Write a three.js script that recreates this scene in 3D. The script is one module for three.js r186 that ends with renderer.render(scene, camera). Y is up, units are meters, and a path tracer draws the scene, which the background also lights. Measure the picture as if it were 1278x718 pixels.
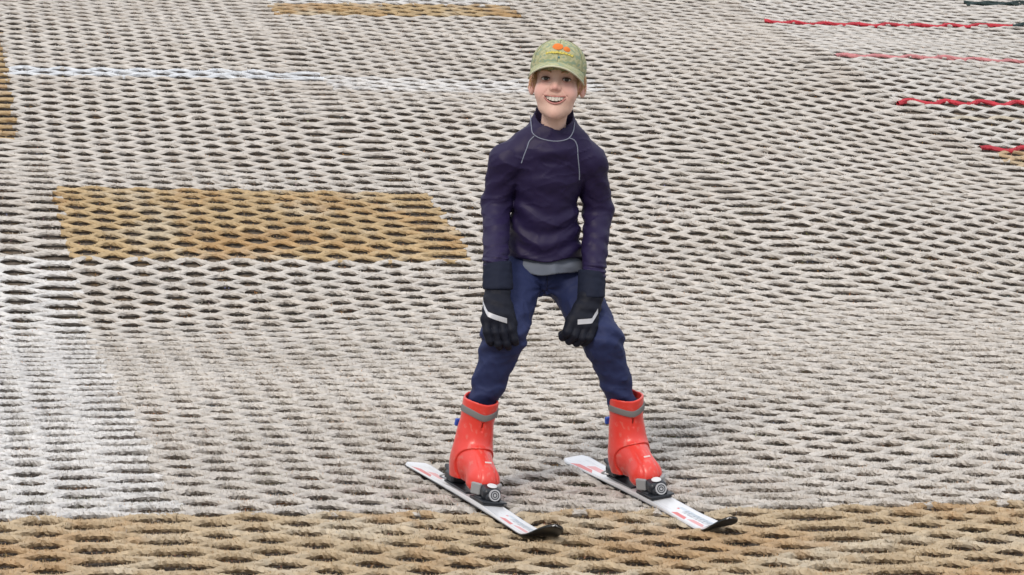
import * as THREE from 'three';
import { mergeGeometries } from 'three/addons/utils/BufferGeometryUtils.js';
import { ImprovedNoise } from 'three/addons/math/ImprovedNoise.js';
import { RoundedBoxGeometry } from 'three/addons/geometries/RoundedBoxGeometry.js';

// ---------------------------------------------------------------- camera, sky, sun, exposure
const scene = new THREE.Scene();
const renderer = new THREE.WebGLRenderer({ antialias: true });
renderer.setSize(1024, 575);
renderer.toneMapping = THREE.LinearToneMapping;
renderer.toneMappingExposure = 1.02;
renderer.shadowMap.enabled = true;

const camera = new THREE.PerspectiveCamera(11.915, 1278 / 718, 0.1, 400);
camera.position.set(0, 0.7, 8);
camera.rotation.set(-0.01715, 0, 0);
camera.focus = 8;

{ // high overcast: a little brighter overhead than at the horizon
  const w = 64, h = 32, data = new Float32Array(w * h * 4);
  for (let j = 0; j < h; j++) {
    const el = ((j + 0.5) / h - 0.5) * Math.PI, k = Math.max(0, Math.sin(el));
    const L = 0.98 * (0.55 + 0.7 * k);
    for (let i = 0; i < w; i++) data.set([L * 0.965, L * 0.99, L * 1.05, 1], (j * w + i) * 4);
  }
  const sky = new THREE.DataTexture(data, w, h, THREE.RGBAFormat, THREE.FloatType);
  sky.mapping = THREE.EquirectangularReflectionMapping;
  sky.magFilter = THREE.LinearFilter;
  sky.needsUpdate = true;
  scene.background = sky;
  scene.environment = sky;
}
const sun = new THREE.DirectionalLight(0xfff1e0, 1.5);
sun.position.set(-2.4, 4.8, 6.2);
sun.target.position.set(0, 0, 0);
sun.castShadow = true;
sun.shadow.radius = 24;
sun.shadow.mapSize.set(2048, 2048);
Object.assign(sun.shadow.camera, { left: -7, right: 7, top: 9, bottom: -9, near: 0.1, far: 40 });
scene.add(sun, sun.target);

// ---------------------------------------------------------------- helpers
function rng(seed) {
  let a = seed >>> 0;
  return () => { a = (a + 0x6d2b79f5) | 0; let t = Math.imul(a ^ (a >>> 15), 1 | a); t = (t + Math.imul(t ^ (t >>> 7), 61 | t)) ^ t; return ((t ^ (t >>> 14)) >>> 0) / 4294967296; };
}
const perlin = new ImprovedNoise();
const noise = (x, y, z = 0) => perlin.noise(x, y, z);
const clamp = (x, a, b) => Math.min(b, Math.max(a, x));
const lerp = (a, b, k) => a + (b - a) * k;
const smooth = (a, b, x) => { const k = clamp((x - a) / (b - a), 0, 1); return k * k * (3 - 2 * k); };
const V = (x, y, z) => new THREE.Vector3(x, y, z);
const taken = {};
const numbered = (n) => { const k = taken[n] = (taken[n] ?? -1) + 1; return k ? n + '_' + String(k).padStart(3, '0') : n; };
function tag(o, label, category, group) { o.userData.label = label; o.userData.category = category; if (group) o.userData.group = group; return o; }
function mesh(name, geometry, material, parent) {
  const o = new THREE.Mesh(geometry, material); o.name = name; o.castShadow = o.receiveShadow = true; parent.add(o); return o;
}
const std = (r, g, b, roughness = 0.8, more = {}) => { const m = new THREE.MeshPhysicalMaterial({ roughness, ...more }); m.color.setRGB(r, g, b); return m; };

// ---------------------------------------------------------------- the slope: s runs uphill, t along the contour, (0, 0) beneath the skier
const PHI = 12.5 * Math.PI / 180, SI = Math.sin(PHI), CO = Math.cos(PHI);
const KS = [-30, -12, -8, -4, -0.93, 0.17, 1.57, 3.56, 4.16, 5.61, 6.51, 8.35, 10.94, 14, 20, 30, 60];
const KH = [-1.2, -0.95, -0.75, -0.4, -0.108, -0.003, 0.15, 0.366, 0.49, 0.893, 1.117, 1.642, 2.34, 3.15, 4.5, 5.6, 6.4];
const KM = KS.map((_, i) => i === 0 || i === KS.length - 1 ? 0 : (() => {
  const a = (KH[i] - KH[i - 1]) / (KS[i] - KS[i - 1]), b = (KH[i + 1] - KH[i]) / (KS[i + 1] - KS[i]); return 2 * a * b / (a + b);
})());
function profile(s) {
  s = clamp(s, KS[0], KS[KS.length - 1]);
  let i = 0; while (i < KS.length - 2 && s > KS[i + 1]) i++;
  const h = KS[i + 1] - KS[i], k = (s - KS[i]) / h, k2 = k * k, k3 = k2 * k;
  return (2 * k3 - 3 * k2 + 1) * KH[i] + (k3 - 2 * k2 + k) * h * KM[i] + (3 * k2 - 2 * k3) * KH[i + 1] + (k3 - k2) * h * KM[i + 1];
}
const heightST = (s, t) => profile(s) - 0.02 + (0.022 + 0.024 * smooth(1.2, 3.5, Math.abs(s))) * noise(s * 0.55 + 3.1, t * 0.38 + 1.7, 0.5) + 0.008 * noise(s * 1.6, t * 1.1 + 9, 4.5);
const toS = (x, z) => -x * SI - z * CO, toT = (x, z) => x * CO - z * SI;
const toX = (s, t) => t * CO - s * SI, toZ = (s, t) => -t * SI - s * CO;
const groundAt = (x, z) => heightST(toS(x, z), toT(x, z));

// ---------------------------------------------------------------- ground under the mats
{
  const us = []; for (let s = -30; s < -4; s += 1) us.push(s); for (let s = -4; s < 14; s += 0.12) us.push(s); for (let s = 14; s <= 60; s += 2) us.push(s);
  const ts = []; for (let t = -60; t < -6; t += 3) ts.push(t); for (let t = -6; t < 9; t += 0.15) ts.push(t); for (let t = 9; t <= 66; t += 3) ts.push(t);
  const p = [], uv = [], ix = [];
  for (const s of us) for (const t of ts) { p.push(toX(s, t), heightST(s, t) - 0.006, toZ(s, t)); uv.push(t, s); }
  const n = ts.length;
  for (let i = 0; i < us.length - 1; i++) for (let j = 0; j < n - 1; j++) { const a = i * n + j; ix.push(a, a + 1, a + n, a + 1, a + n + 1, a + n); }
  const g = new THREE.BufferGeometry();
  g.setAttribute('position', new THREE.Float32BufferAttribute(p, 3)); g.setAttribute('uv', new THREE.Float32BufferAttribute(uv, 2)); g.setIndex(ix); g.computeVertexNormals();
  const N = 256, d = new Uint8Array(N * N * 4), R = rng(5);
  for (let j = 0; j < N; j++) for (let i = 0; i < N; i++) {
    const c = 0.5 + 0.3 * noise(i * 0.11, j * 0.11, 2) + 0.4 * (R() - 0.5), k = smooth(0.2, 0.5, noise(i * 0.05, j * 0.05, 8) + 0.3 * (R() - 0.5));
    d.set([lerp(112, 126, k) * (0.6 + 0.6 * c), lerp(102, 104, k) * (0.6 + 0.6 * c), lerp(92, 78, k) * (0.6 + 0.6 * c), 255], (j * N + i) * 4);
  }
  const tex = new THREE.DataTexture(d, N, N); tex.colorSpace = THREE.SRGBColorSpace; tex.wrapS = tex.wrapT = THREE.RepeatWrapping; tex.magFilter = THREE.LinearFilter; tex.repeat.set(1.3, 1.3); tex.needsUpdate = true;
  const o = mesh('ground', g, new THREE.MeshStandardMaterial({ map: tex, roughness: 1 }), scene);
  o.userData.kind = 'structure';
}

// ---------------------------------------------------------------- brush mats: strips of bristle bent to and fro and clipped together into a honeycomb
const COL = 0.1143, DS = 0.0724;                // half a wave along a strip; distance between strips
const bristleMaterial = new THREE.MeshStandardMaterial({ vertexColors: true, roughness: 0.75, flatShading: true, side: THREE.DoubleSide });
const hash = (a, b) => { let h = Math.imul(a | 0, 374761393) ^ Math.imul(b | 0, 668265263); h = Math.imul(h ^ (h >>> 13), 1274126177); return ((h ^ (h >>> 16)) >>> 0) / 4294967296; };
// what has settled at the foot of the bristles, cell by cell
function litter(i, j, out) {
  const k = hash(i * 7 + 3, j * 13 + 5), v = 1.75 + 1.7 * hash(i + 91, j - 17);
  const c = k < 0.26 ? [0.125, 0.075, 0.038] : k < 0.42 ? [0.2, 0.095, 0.028] : k < 0.46 ? [0.1, 0.105, 0.028] : k < 0.54 ? [0.1, 0.125, 0.17] : k < 0.8 ? [0.095, 0.08, 0.07] : [0.17, 0.15, 0.13];
  out[0] = c[0] * v; out[1] = c[1] * v; out[2] = c[2] * v; return out;
}
const TONES = {
  grey: { c: [0.585, 0.55, 0.505], dirt: [0.5, 0.455, 0.4], warm: 0 },
  white: { c: [0.675, 0.665, 0.65], dirt: [0.56, 0.55, 0.54], warm: 0 },
  tan: { c: [0.49, 0.36, 0.195], dirt: [0.42, 0.235, 0.085], warm: 0.85 },
  sand: { c: [0.49, 0.385, 0.25], dirt: [0.42, 0.25, 0.11], warm: 0.8 },
  cream: { c: [0.6, 0.55, 0.45], dirt: [0.5, 0.42, 0.3], warm: 0.2 },
  pale: { c: [0.6, 0.575, 0.54], dirt: [0.5, 0.48, 0.45], warm: 0 },
  ice: { c: [0.67, 0.7, 0.735], dirt: [0.5, 0.52, 0.54], warm: 0 },
  red: { c: [0.52, 0.03, 0.05], dirt: [0.3, 0.02, 0.035], warm: 0 },
  fadedRed: { c: [0.6, 0.24, 0.25], dirt: [0.5, 0.16, 0.18], warm: 0 },
  green: { c: [0.012, 0.035, 0.035], dirt: [0.02, 0.03, 0.03], warm: 0 },
};
function wave(t) { const c = Math.cos(Math.PI * t / COL); return c * (1.06 - 0.06 * c * c); }
const CAP = [[-0.0102, 0.006], [-0.0150, 0.0140], [-0.0112, 0.0210], [0, 0.0242], [0.0112, 0.0210], [0.0150, 0.0140], [0.0102, 0.006]];
// heights of the slope, tabled every 4 cm
const HS = -4, HT = -6, HN = 480, HM = 400, HC = 0.04, table = new Float32Array(HN * HM);
for (let i = 0; i < HN; i++) for (let j = 0; j < HM; j++) table[i * HM + j] = heightST(HS + i * HC, HT + j * HC);
function slopeST(s, t) {
  const a = clamp((s - HS) / HC, 0, HN - 1.001), b = clamp((t - HT) / HC, 0, HM - 1.001), i = a | 0, j = b | 0, u = a - i, v = b - j, q = i * HM + j;
  return (table[q] * (1 - v) + table[q + 1] * v) * (1 - u) + (table[q + HM] * (1 - v) + table[q + HM + 1] * v) * u;
}
function strip(mat, j, t0, t1, s0, toneName, parity, stretch, row, end) {
  const tone = TONES[toneName], R = rng(Math.round((t0 + 50) * 1000) * 31 + j * 7919 + 11);
  const mark = toneName === 'red' || toneName === 'green' || toneName === 'fadedRed';
  const shade = 0.95 + 0.1 * hash(Math.round(t0 * 50), row), A = DS / 2 - 0.0005, tilt = (R() - 0.5) * 0.006, fresh = mark ? 1.35 : toneName === 'ice' ? 1.1 : 1;
  const path = (t) => {
    const e = Math.max(0, t - (end - stretch)), tt = t - e * COL / stretch;      // the last wave before a joint is drawn out
    return s0 + 0.07 * noise(t * 0.45 + 11, s0 * 0.45, 71) + parity * A * wave(tt) + 0.01 * noise(t * 3.1, j * 0.61, 3) + 0.004 * noise(t * 11, j * 1.7, 6) + tilt * (t - t0);
  };
  const PN = Math.ceil((t1 - t0 + 0.02) / 0.006) + 2, line = Float64Array.from({ length: PN }, (_, i) => path(t0 + i * 0.006));
  const centre = (t) => { const a = clamp((t - t0) / 0.006, 0, PN - 1.001), i = a | 0; return line[i] + (line[i + 1] - line[i]) * (a - i); };
  const d = 8 - toZ(s0, (t0 + t1) / 2), near = d < 9 ? 0 : d < 11 ? 1 : d < 14 ? 2 : 3, col = [0, 0, 0], P = [], C = [], I = [];
  const worn = (t, s) => fresh * pressed(toX(s, t), toZ(s, t)) * (0.97 + 0.24 * noise(t * 2.1, s * 2.1, 11) + 0.1 * noise(t * 8, s * 9, 13));
  const flat = [0, 0, 0];
  const tonal = (t, s) => {                                             // stained and bleached patches along the bristle ends
    const stain = smooth(0.0, 0.55, noise(t * 1.9 + 7, s * 1.9, 31) + 0.35 * noise(t * 17, s * 17, 5)), v = (1 + 0.17 * noise(t * 40, s * 40, 9)) * shade;
    const bleach = tone.warm > 0.5 ? 0.5 * smooth(0.0, 0.45, noise(t * 2.7, s * 2.9, 51) + 0.3 * noise(t * 12, s * 12, 52)) : 0;
    for (let c = 0; c < 3; c++) flat[c] = lerp(lerp(tone.c[c], TONES.cream.c[c], bleach), tone.dirt[c], (tone.warm > 0.5 ? 0.6 : 0.45) * stain) * v;
  };
  const paint = () => { const v = 0.76 + 0.3 * R(); for (let c = 0; c < 3; c++) col[c] = flat[c] * v; };
  // the packed bristle ends
  const step = [0.0072, 0.0095, 0.0138, 0.024][near], m = Math.ceil((t1 - t0) / step), w = CAP.length;
  for (let k = 0; k <= m; k++) {
    const t = t0 + (t1 - t0) * k / m, s = centre(t), ds = (centre(t + 0.004) - centre(t - 0.004)) / 0.008, l = Math.hypot(1, ds), tx = 1 / l, ts = ds / l;
    tonal(t, s);
    const h = worn(t, s), thick = 1.08 + 0.34 * noise(t * 6, j * 2.9, 15), lean = 0.004 * noise(t * 5, j * 1.3, 18);
    for (let q = 0; q < w; q++) {
      const [o, y] = CAP[q], off = o * thick + lean * y / 0.026 + (R() - 0.5) * 0.0078, a = t - ts * off, b = s + tx * off;
      P.push(toX(b, a), slopeST(b, a) + y * h + (R() - 0.5) * 0.0042, toZ(b, a));
      paint(); C.push(col[0], col[1], col[2]);
      if (k < m && q < w - 1) { const i = k * w + q; I.push(i, i + 1, i + w, i + 1, i + w + 1, i + w); }
    }
    if (k < m) { const i = k * w; I.push(i, i + w, i + w - 1, i + w, i + 2 * w - 1, i + w - 1); }
  }
  // single bristles: pale ones that stand out of the ends, short stained ones below them, a few shed and lying loose
  const per = [3200, 1750, 740, 300][near], width = [0.0018, 0.0024, 0.0035, 0.0052][near], n = Math.round((t1 - t0) * per);
  for (let k = 0; k < n; k++) {
    const t = t0 + (t1 - t0) * (k + R()) / n, s = centre(t), ds = (centre(t + 0.004) - centre(t - 0.004)) / 0.008, l = Math.hypot(1, ds), tx = 1 / l, ts = ds / l;
    const short = R() < (tone.warm > 0.5 ? 0.55 : 0.46), loose = short && R() < 0.18;
    const h = 0.0265 * worn(t, s) * (short ? 0.42 + 0.4 * R() : 0.84 + 0.34 * R()), a = (R() - 0.5) * (short ? 2.5 : 2.1), along = (R() - 0.5) * 0.3, wd = width * (0.7 + 0.6 * R());
    const st = -ts * Math.sin(a) + tx * along, ss = tx * Math.sin(a) + ts * along, up = Math.cos(a) * (loose ? 0.25 : 1);
    const off = (R() - 0.5) * (loose ? 0.1 : 0.004), rt = t - ts * off, rs = s + tx * off, y0 = slopeST(rs, rt) + (short ? 0 : 0.004), et = rt + st * h, es = rs + ss * h, ye = slopeST(es, et) + up * h + (loose ? 0.002 : 0);
    const q = R() * Math.PI, wt = Math.cos(q) * wd * 0.5, ws = Math.sin(q) * wd * 0.5, i = P.length / 3;
    if (k % 2) P.push(toX(rs - ws, rt - wt), y0, toZ(rs - ws, rt - wt), toX(rs + ws, rt + wt), y0, toZ(rs + ws, rt + wt), toX(es, et), ye, toZ(es, et));
    else P.push(toX(rs, rt), y0, toZ(rs, rt), toX(es - ws, et - wt), ye, toZ(es - ws, et - wt), toX(es + ws, et + wt), ye - 0.002 * R(), toZ(es + ws, et + wt));
    if (short && !mark) {
      litter(Math.round(t / COL), Math.round(s / DS), col);
      for (let c = 0; c < 3; c++) col[c] = lerp(col[c], tone.dirt[c], tone.warm) * (0.7 + 0.6 * R());
      if (R() < 0.35) for (let c = 0; c < 3; c++) col[c] = lerp(col[c], tone.c[c], 0.6);
    } else { tonal(t, s); paint(); if (!mark && R() < 0.2) { litter(Math.round(t / COL), Math.round(s / DS), col); for (let c = 0; c < 3; c++) col[c] = lerp(tone.c[c], col[c], 0.55); } }
    for (let c = 0; c < 3; c++) C.push(col[0], col[1], col[2]);
    I.push(i, i + 1, i + 2);
  }
  const g = new THREE.BufferGeometry();
  g.setAttribute('position', new THREE.Float32BufferAttribute(P, 3)); g.setAttribute('color', new THREE.Float32BufferAttribute(C, 3)); g.setIndex(I);
  mesh('brush_strip', g, bristleMaterial, mat);
  return I.length / 3;
}
// bristles lie down under the skis
function pressed(x, z) {
  let k = 1;
  for (const [cx, cz] of [[-0.095, 0.21], [0.388, 0.03]]) { const dx = x - cx, dz = z - cz, u = dx * 0.3288 + dz * 0.9444, v = Math.abs(dx * 0.9444 - dz * 0.3288); if (v < 0.06 && u > -0.6 && u < 0.5) k = Math.min(k, lerp(0.45, 1, smooth(0.045, 0.06, v))); }
  return k;
}
let triangles = 0, mats = 0;
const joint = (t, j) => 0.05 * (hash(Math.round(t * 100), j * 3 + 1) - 0.5);   // strips end a little unevenly at a joint
const CLEAR = 0.9;                               // how far the mats reach past the edges of the view, in metres
function brushMat(t0, t1, s0, count, flip, toneOf, label, group) {
  const mat = new THREE.Group(), row = Math.round(s0 * 20);
  for (let j = 0; j < count; j++) {
    const s = s0 + (j + 0.5) * DS, gj = Math.round((s0 + 4) / DS) + j;
    const ja = joint(t0, gj), jb = joint(t1, gj), half = (8 + s * CO) * 0.187 + CLEAR, ta = Math.max(t0 + ja, (-half + s * SI) / CO), tb = Math.min(t1 + jb, (half + s * SI) / CO + 0.3);
    if (tb - ta < 0.1) continue;
    triangles += strip(mat, gj, ta, tb + 0.003, s, toneOf(j), (gj + flip) % 2 ? 1 : -1, COL * 2.2, row, t1);
  }
  if (!mat.children.length) return;
  mat.name = numbered('brush_mat'); scene.add(mat); tag(mat, label, 'mat', group); mats++;
}
{
  const ROWS = 16, L = ROWS * DS;
  const at = (k) => 4.66 + (k - 5) * L;          // rows of mats up the slope; k = 5 is the row of the single tan mat
  const from = (k) => k === 1 ? at(1) - 5 * DS : k === 0 ? at(1) - 5 * DS - L : k === -1 ? at(1) - 5 * DS - 2 * L : k === 6 ? at(6) + DS : at(k);
  const rows = (k) => k === 1 ? ROWS + 5 : k === 5 ? ROWS + 1 : k === 6 ? ROWS - 1 : ROWS;
  const shared = (tone, label, group) => [() => tone, label, group];
  for (let k = -1; k < 12; k++) {
    const base = from(k), count = rows(k);
    const edges = k === 7 || k === 8 ? [-4.72, -2.86, -1.13, 0.72, 2.4, k === 7 ? 4.3 : 4.15, 5.95, 7.75] : k > 8 ? [-4.72, -2.86, k === 9 ? -1.13 : -1.0, 0.72, 2.4, 4.15, 5.95, 7.75]
      : [-4.7, -2.85, -1.0, 0.86, 2.6, 4.35, 6.1, 7.85];
    for (let e = 0; e < edges.length - 1; e++) {
      const low = e >= 5 && (k === 8 || k === 9) ? 3 : 0, s0 = base - low * DS, n = count + (e >= 5 ? (k === 7 ? -3 : k === 9 ? 3 : 0) : 0);
      let what;
      if (k <= 0) what = shared('sand', 'sandy brown brush mat along the foot of the slope', 'sandy brown mats below the skis');
      else if (k === 5 && e === 2) what = shared('tan', 'single tan brown brush mat framed by pale grey mats');
      else if (k === 7 && e === 1) what = shared('tan', 'tan brown brush mat left of the joint, uphill of the chalky mats');
      else if (k === 8 && e === 1) what = shared('tan', 'tan brown brush mat left of the joint, level with the bluish white line');
      else if (k === 9 && e === 1) what = [(j) => j < 5 ? 'tan' : 'grey', 'grey brush mat with a tan lower edge left of the joint'];
      else if (k === 4 && e === 2) what = shared('grey', 'pale grey brush mat directly downhill of the single tan mat');
      else if (k === 6 && e === 2) what = shared('grey', 'pale grey brush mat directly uphill of the single tan mat');
      else if (k === 5 && e === 3) what = shared('grey', 'pale grey brush mat beside the single tan mat, behind the skier');
      else if (k === 1 && e === 2) what = shared('grey', 'pale grey brush mat that the skis stand on');
      else if (k === 2 && e === 2) what = shared('grey', 'pale grey brush mat just uphill of the ski tails');
      else if (k === 8 && e === 2) what = [(j) => j > 3 && j < 7 ? 'ice' : 'grey', 'grey brush mat crossed by one bluish white strip line'];
      else if (k === 8 && e === 3) what = [(j) => j < 6 ? 'white' : 'grey', 'grey brush mat with paler lower rows behind the cap'];
      else if (k === 10 && e === 3) what = [(j) => j < 6 ? 'tan' : 'white', 'brush mat with a narrow tan band near the top of the slope'];
      else if (e === 5 && k === 7) what = [(j) => j === 0 ? 'red' : j > 13 || j === 9 ? 'cream' : 'pale', 'brush mat with vivid red edge strip, lowest of the red edged mats'];
      else if (e === 5 && k === 8) what = [(j) => j === 0 ? 'red' : 'pale', 'brush mat with vivid red edge strip, just below the faded pink one'];
      else if (e === 5 && k === 9) what = [(j) => j === 0 ? 'fadedRed' : 'pale', 'brush mat with a faded pink edge strip between vivid red ones'];
      else if (e === 5 && k === 10) what = [(j) => j === 0 ? 'red' : 'pale', 'brush mat with vivid red edge strip, highest of the red edged mats'];
      else if (e === 6 && k === 10) what = [(j) => j === 0 || j === 12 || j === 13 ? 'green' : 'pale', 'pale brush mat with dark green edge strips'];
      else if (e === 5 && k === 6) what = [(j) => j > 9 ? 'sand' : 'grey', 'grey brush mat with sandy top rows under the lowest red strip'];
      else if (e >= 5 && k > 6) what = shared('pale', 'pale brush mat outside the red edged mats', 'pale mats beyond the red edges');
      else if (e < 2 && k < 5) what = shared('white', 'chalky white brush mat beside the long joint', 'chalky white mats beside the joint');
      else what = shared('grey', 'pale grey hexagonal brush mat on the open slope', 'pale grey mats of the slope');
      brushMat(edges[e], edges[e + 1], s0, n, e, ...what);
    }
  }
  console.log('mats', mats, 'triangles', triangles);
}

// ---------------------------------------------------------------- meshing of distance fields (surface nets)
function meshField(f, lo, hi, cell, paint) {
  const n = [0, 1, 2].map((i) => Math.ceil((hi[i] - lo[i]) / cell) + 1), [nx, ny, nz] = n, v = new Float32Array(nx * ny * nz);
  const B = 5, far = B * cell * 1.25 + 0.004;      // whole blocks away from the surface need one sample
  for (let K = 0; K < nz; K += B) for (let Jb = 0; Jb < ny; Jb += B) for (let Ib = 0; Ib < nx; Ib += B) {
    const h = (B - 1) / 2, c = f(lo[0] + (Ib + h) * cell, lo[1] + (Jb + h) * cell, lo[2] + (K + h) * cell), skip = Math.abs(c) > far;
    for (let k = K; k < Math.min(nz, K + B); k++) for (let j = Jb; j < Math.min(ny, Jb + B); j++) for (let i = Ib; i < Math.min(nx, Ib + B); i++)
      v[i + j * nx + k * nx * ny] = skip ? c : f(lo[0] + i * cell, lo[1] + j * cell, lo[2] + k * cell);
  }
  const id = new Int32Array(nx * ny * nz).fill(-1), P = [], I = [], sx = 1, sy = nx, sz = nx * ny;
  const E = [[0, 1], [2, 3], [4, 5], [6, 7], [0, 2], [1, 3], [4, 6], [5, 7], [0, 4], [1, 5], [2, 6], [3, 7]], corner = (c) => [c & 1, (c >> 1) & 1, c >> 2];
  for (let k = 0; k < nz - 1; k++) for (let j = 0; j < ny - 1; j++) for (let i = 0; i < nx - 1; i++) {
    const q = i + j * sy + k * sz, w = []; let neg = 0;
    for (let c = 0; c < 8; c++) { w[c] = v[q + (c & 1) + ((c >> 1) & 1) * sy + (c >> 2) * sz]; if (w[c] < 0) neg++; }
    if (!neg || neg === 8) continue;
    let x = 0, y = 0, z = 0, m = 0;
    for (const [a, b] of E) if ((w[a] < 0) !== (w[b] < 0)) { const r = w[a] / (w[a] - w[b]), A = corner(a), B = corner(b); x += A[0] + (B[0] - A[0]) * r; y += A[1] + (B[1] - A[1]) * r; z += A[2] + (B[2] - A[2]) * r; m++; }
    id[q] = P.length / 3; P.push(lo[0] + (i + x / m) * cell, lo[1] + (j + y / m) * cell, lo[2] + (k + z / m) * cell);
  }
  const quad = (a, b, c, d, flip) => { if (a < 0 || b < 0 || c < 0 || d < 0) return; flip ? I.push(a, c, b, b, c, d) : I.push(a, b, c, b, d, c); };
  for (let k = 1; k < nz - 1; k++) for (let j = 1; j < ny - 1; j++) for (let i = 1; i < nx - 1; i++) {
    const q = i + j * sy + k * sz, s = v[q] < 0;
    if (s !== v[q + sx] < 0) quad(id[q - sy - sz], id[q - sz], id[q - sy], id[q], !s);
    if (s !== v[q + sy] < 0) quad(id[q - sx - sz], id[q - sz], id[q - sx], id[q], s);
    if (s !== v[q + sz] < 0) quad(id[q - sx - sy], id[q - sy], id[q - sx], id[q], !s);
  }
  const N = new Float32Array(P.length), e = cell * 0.5, C = paint && new Float32Array(P.length);
  for (let i = 0; i < P.length; i += 3) {
    let [x, y, z] = [P[i], P[i + 1], P[i + 2]], gx, gy, gz, l;
    for (let r = 0; r < 2; r++) {
      gx = f(x + e, y, z) - f(x - e, y, z); gy = f(x, y + e, z) - f(x, y - e, z); gz = f(x, y, z + e) - f(x, y, z - e); l = Math.hypot(gx, gy, gz) || 1;
      if (r === 0) { const d = clamp(f(x, y, z) / Math.max(0.4, l / (2 * e)), -cell * 0.5, cell * 0.5); x -= gx / l * d; y -= gy / l * d; z -= gz / l * d; }
    }
    P[i] = x; P[i + 1] = y; P[i + 2] = z; N[i] = gx / l; N[i + 1] = gy / l; N[i + 2] = gz / l;
    if (paint) C.set(paint(x, y, z), i);
  }
  const g = new THREE.BufferGeometry();
  g.setAttribute('position', new THREE.Float32BufferAttribute(P, 3)); g.setAttribute('normal', new THREE.BufferAttribute(N, 3)); g.setIndex(I);
  if (paint) g.setAttribute('color', new THREE.BufferAttribute(C, 3));
  return g;
}
const smin = (a, b, k) => { const h = Math.max(k - Math.abs(a - b), 0) / k; return Math.min(a, b) - h * h * k * 0.25; };
const smax = (a, b, k) => -smin(-a, -b, k);
// tapered capsule between two joints
function cone(x, y, z, a, b, ra, rb) {
  const bx = b[0] - a[0], by = b[1] - a[1], bz = b[2] - a[2], px = x - a[0], py = y - a[1], pz = z - a[2];
  const h = clamp((px * bx + py * by + pz * bz) / (bx * bx + by * by + bz * bz), 0, 1);
  return Math.hypot(px - bx * h, py - by * h, pz - bz * h) - lerp(ra, rb, h);
}
const ball = (x, y, z, c, r) => Math.hypot(x - c[0], y - c[1], z - c[2]) - r;
function egg(x, y, z, c, r) { const k = Math.hypot((x - c[0]) / r[0], (y - c[1]) / r[1], (z - c[2]) / r[2]); return (k - 1) * Math.min(...r); }
// a trunk of stacked ellipses: rows of [height, centre x, centre z, half width, half depth]
function trunk(x, y, z, rows, turn = 0) {
  let i = 0; const Y = clamp(y, rows[0][0], rows[rows.length - 1][0]); while (i < rows.length - 2 && Y > rows[i + 1][0]) i++;
  let k = (Y - rows[i][0]) / (rows[i + 1][0] - rows[i][0]); k = k * k * (3 - 2 * k);
  const a = rows[i], b = rows[i + 1], dx = x - lerp(a[1], b[1], k), dz = z - lerp(a[2], b[2], k), c = Math.cos(turn), s = Math.sin(turn);
  const u = dx * c - dz * s, w = dx * s + dz * c, rx = lerp(a[3], b[3], k), rz = lerp(a[4], b[4], k), d = (Math.hypot(u / rx, w / rz) - 1) * Math.min(rx, rz);
  return y === Y ? d : Math.hypot(Math.max(d, 0), y - Y);
}
function tube(points, radius, segments = 24, around = 6, closed = false) { return new THREE.TubeGeometry(new THREE.CatmullRomCurve3(points, closed), segments, radius, around, closed); }
// first point of a field's surface met from the front (from +z)
function frontOf(f, x, y, z = 0.4, lift = 0) {
  let best = 1, at = z;
  for (const end = z - 0.7; z > end;) { const d = f(x, y, z); if (d < best) { best = d; at = z; } if (d < 0.0006) break; z -= Math.max(0.0006, d * 0.5); }
  return V(x, y, at + lift);
}

// ---------------------------------------------------------------- skis with bindings
const HEAD = 0.335, BOOT = -0.06;             // both skis point the same way; where the boot stands along the ski
function skiFrame(cx, cz, half, roll) {                // a frame on the mats, +z to the tip, +x to the skier's left
  const g = new THREE.Group(), s = Math.sin(HEAD), c = Math.cos(HEAD);
  const a = groundAt(cx - s * half, cz - c * half), b = groundAt(cx + s * half, cz + c * half), m = groundAt(cx, cz);
  g.position.set(cx, Math.max((a + b) / 2, m) + 0.014, cz); g.rotation.order = 'YXZ'; g.rotation.set(Math.atan2(a - b, 2 * half), HEAD, roll);
  return g;
}
const blackPlastic = std(0.022, 0.026, 0.034, 0.38), greyPlastic = std(0.3, 0.31, 0.32, 0.35), paleMetal = std(0.55, 0.56, 0.58, 0.3, { metalness: 0.4 }), edgeSteel = std(0.35, 0.36, 0.38, 0.35, { metalness: 0.8 });
const skiBase = std(0.02, 0.024, 0.026, 0.3);
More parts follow.
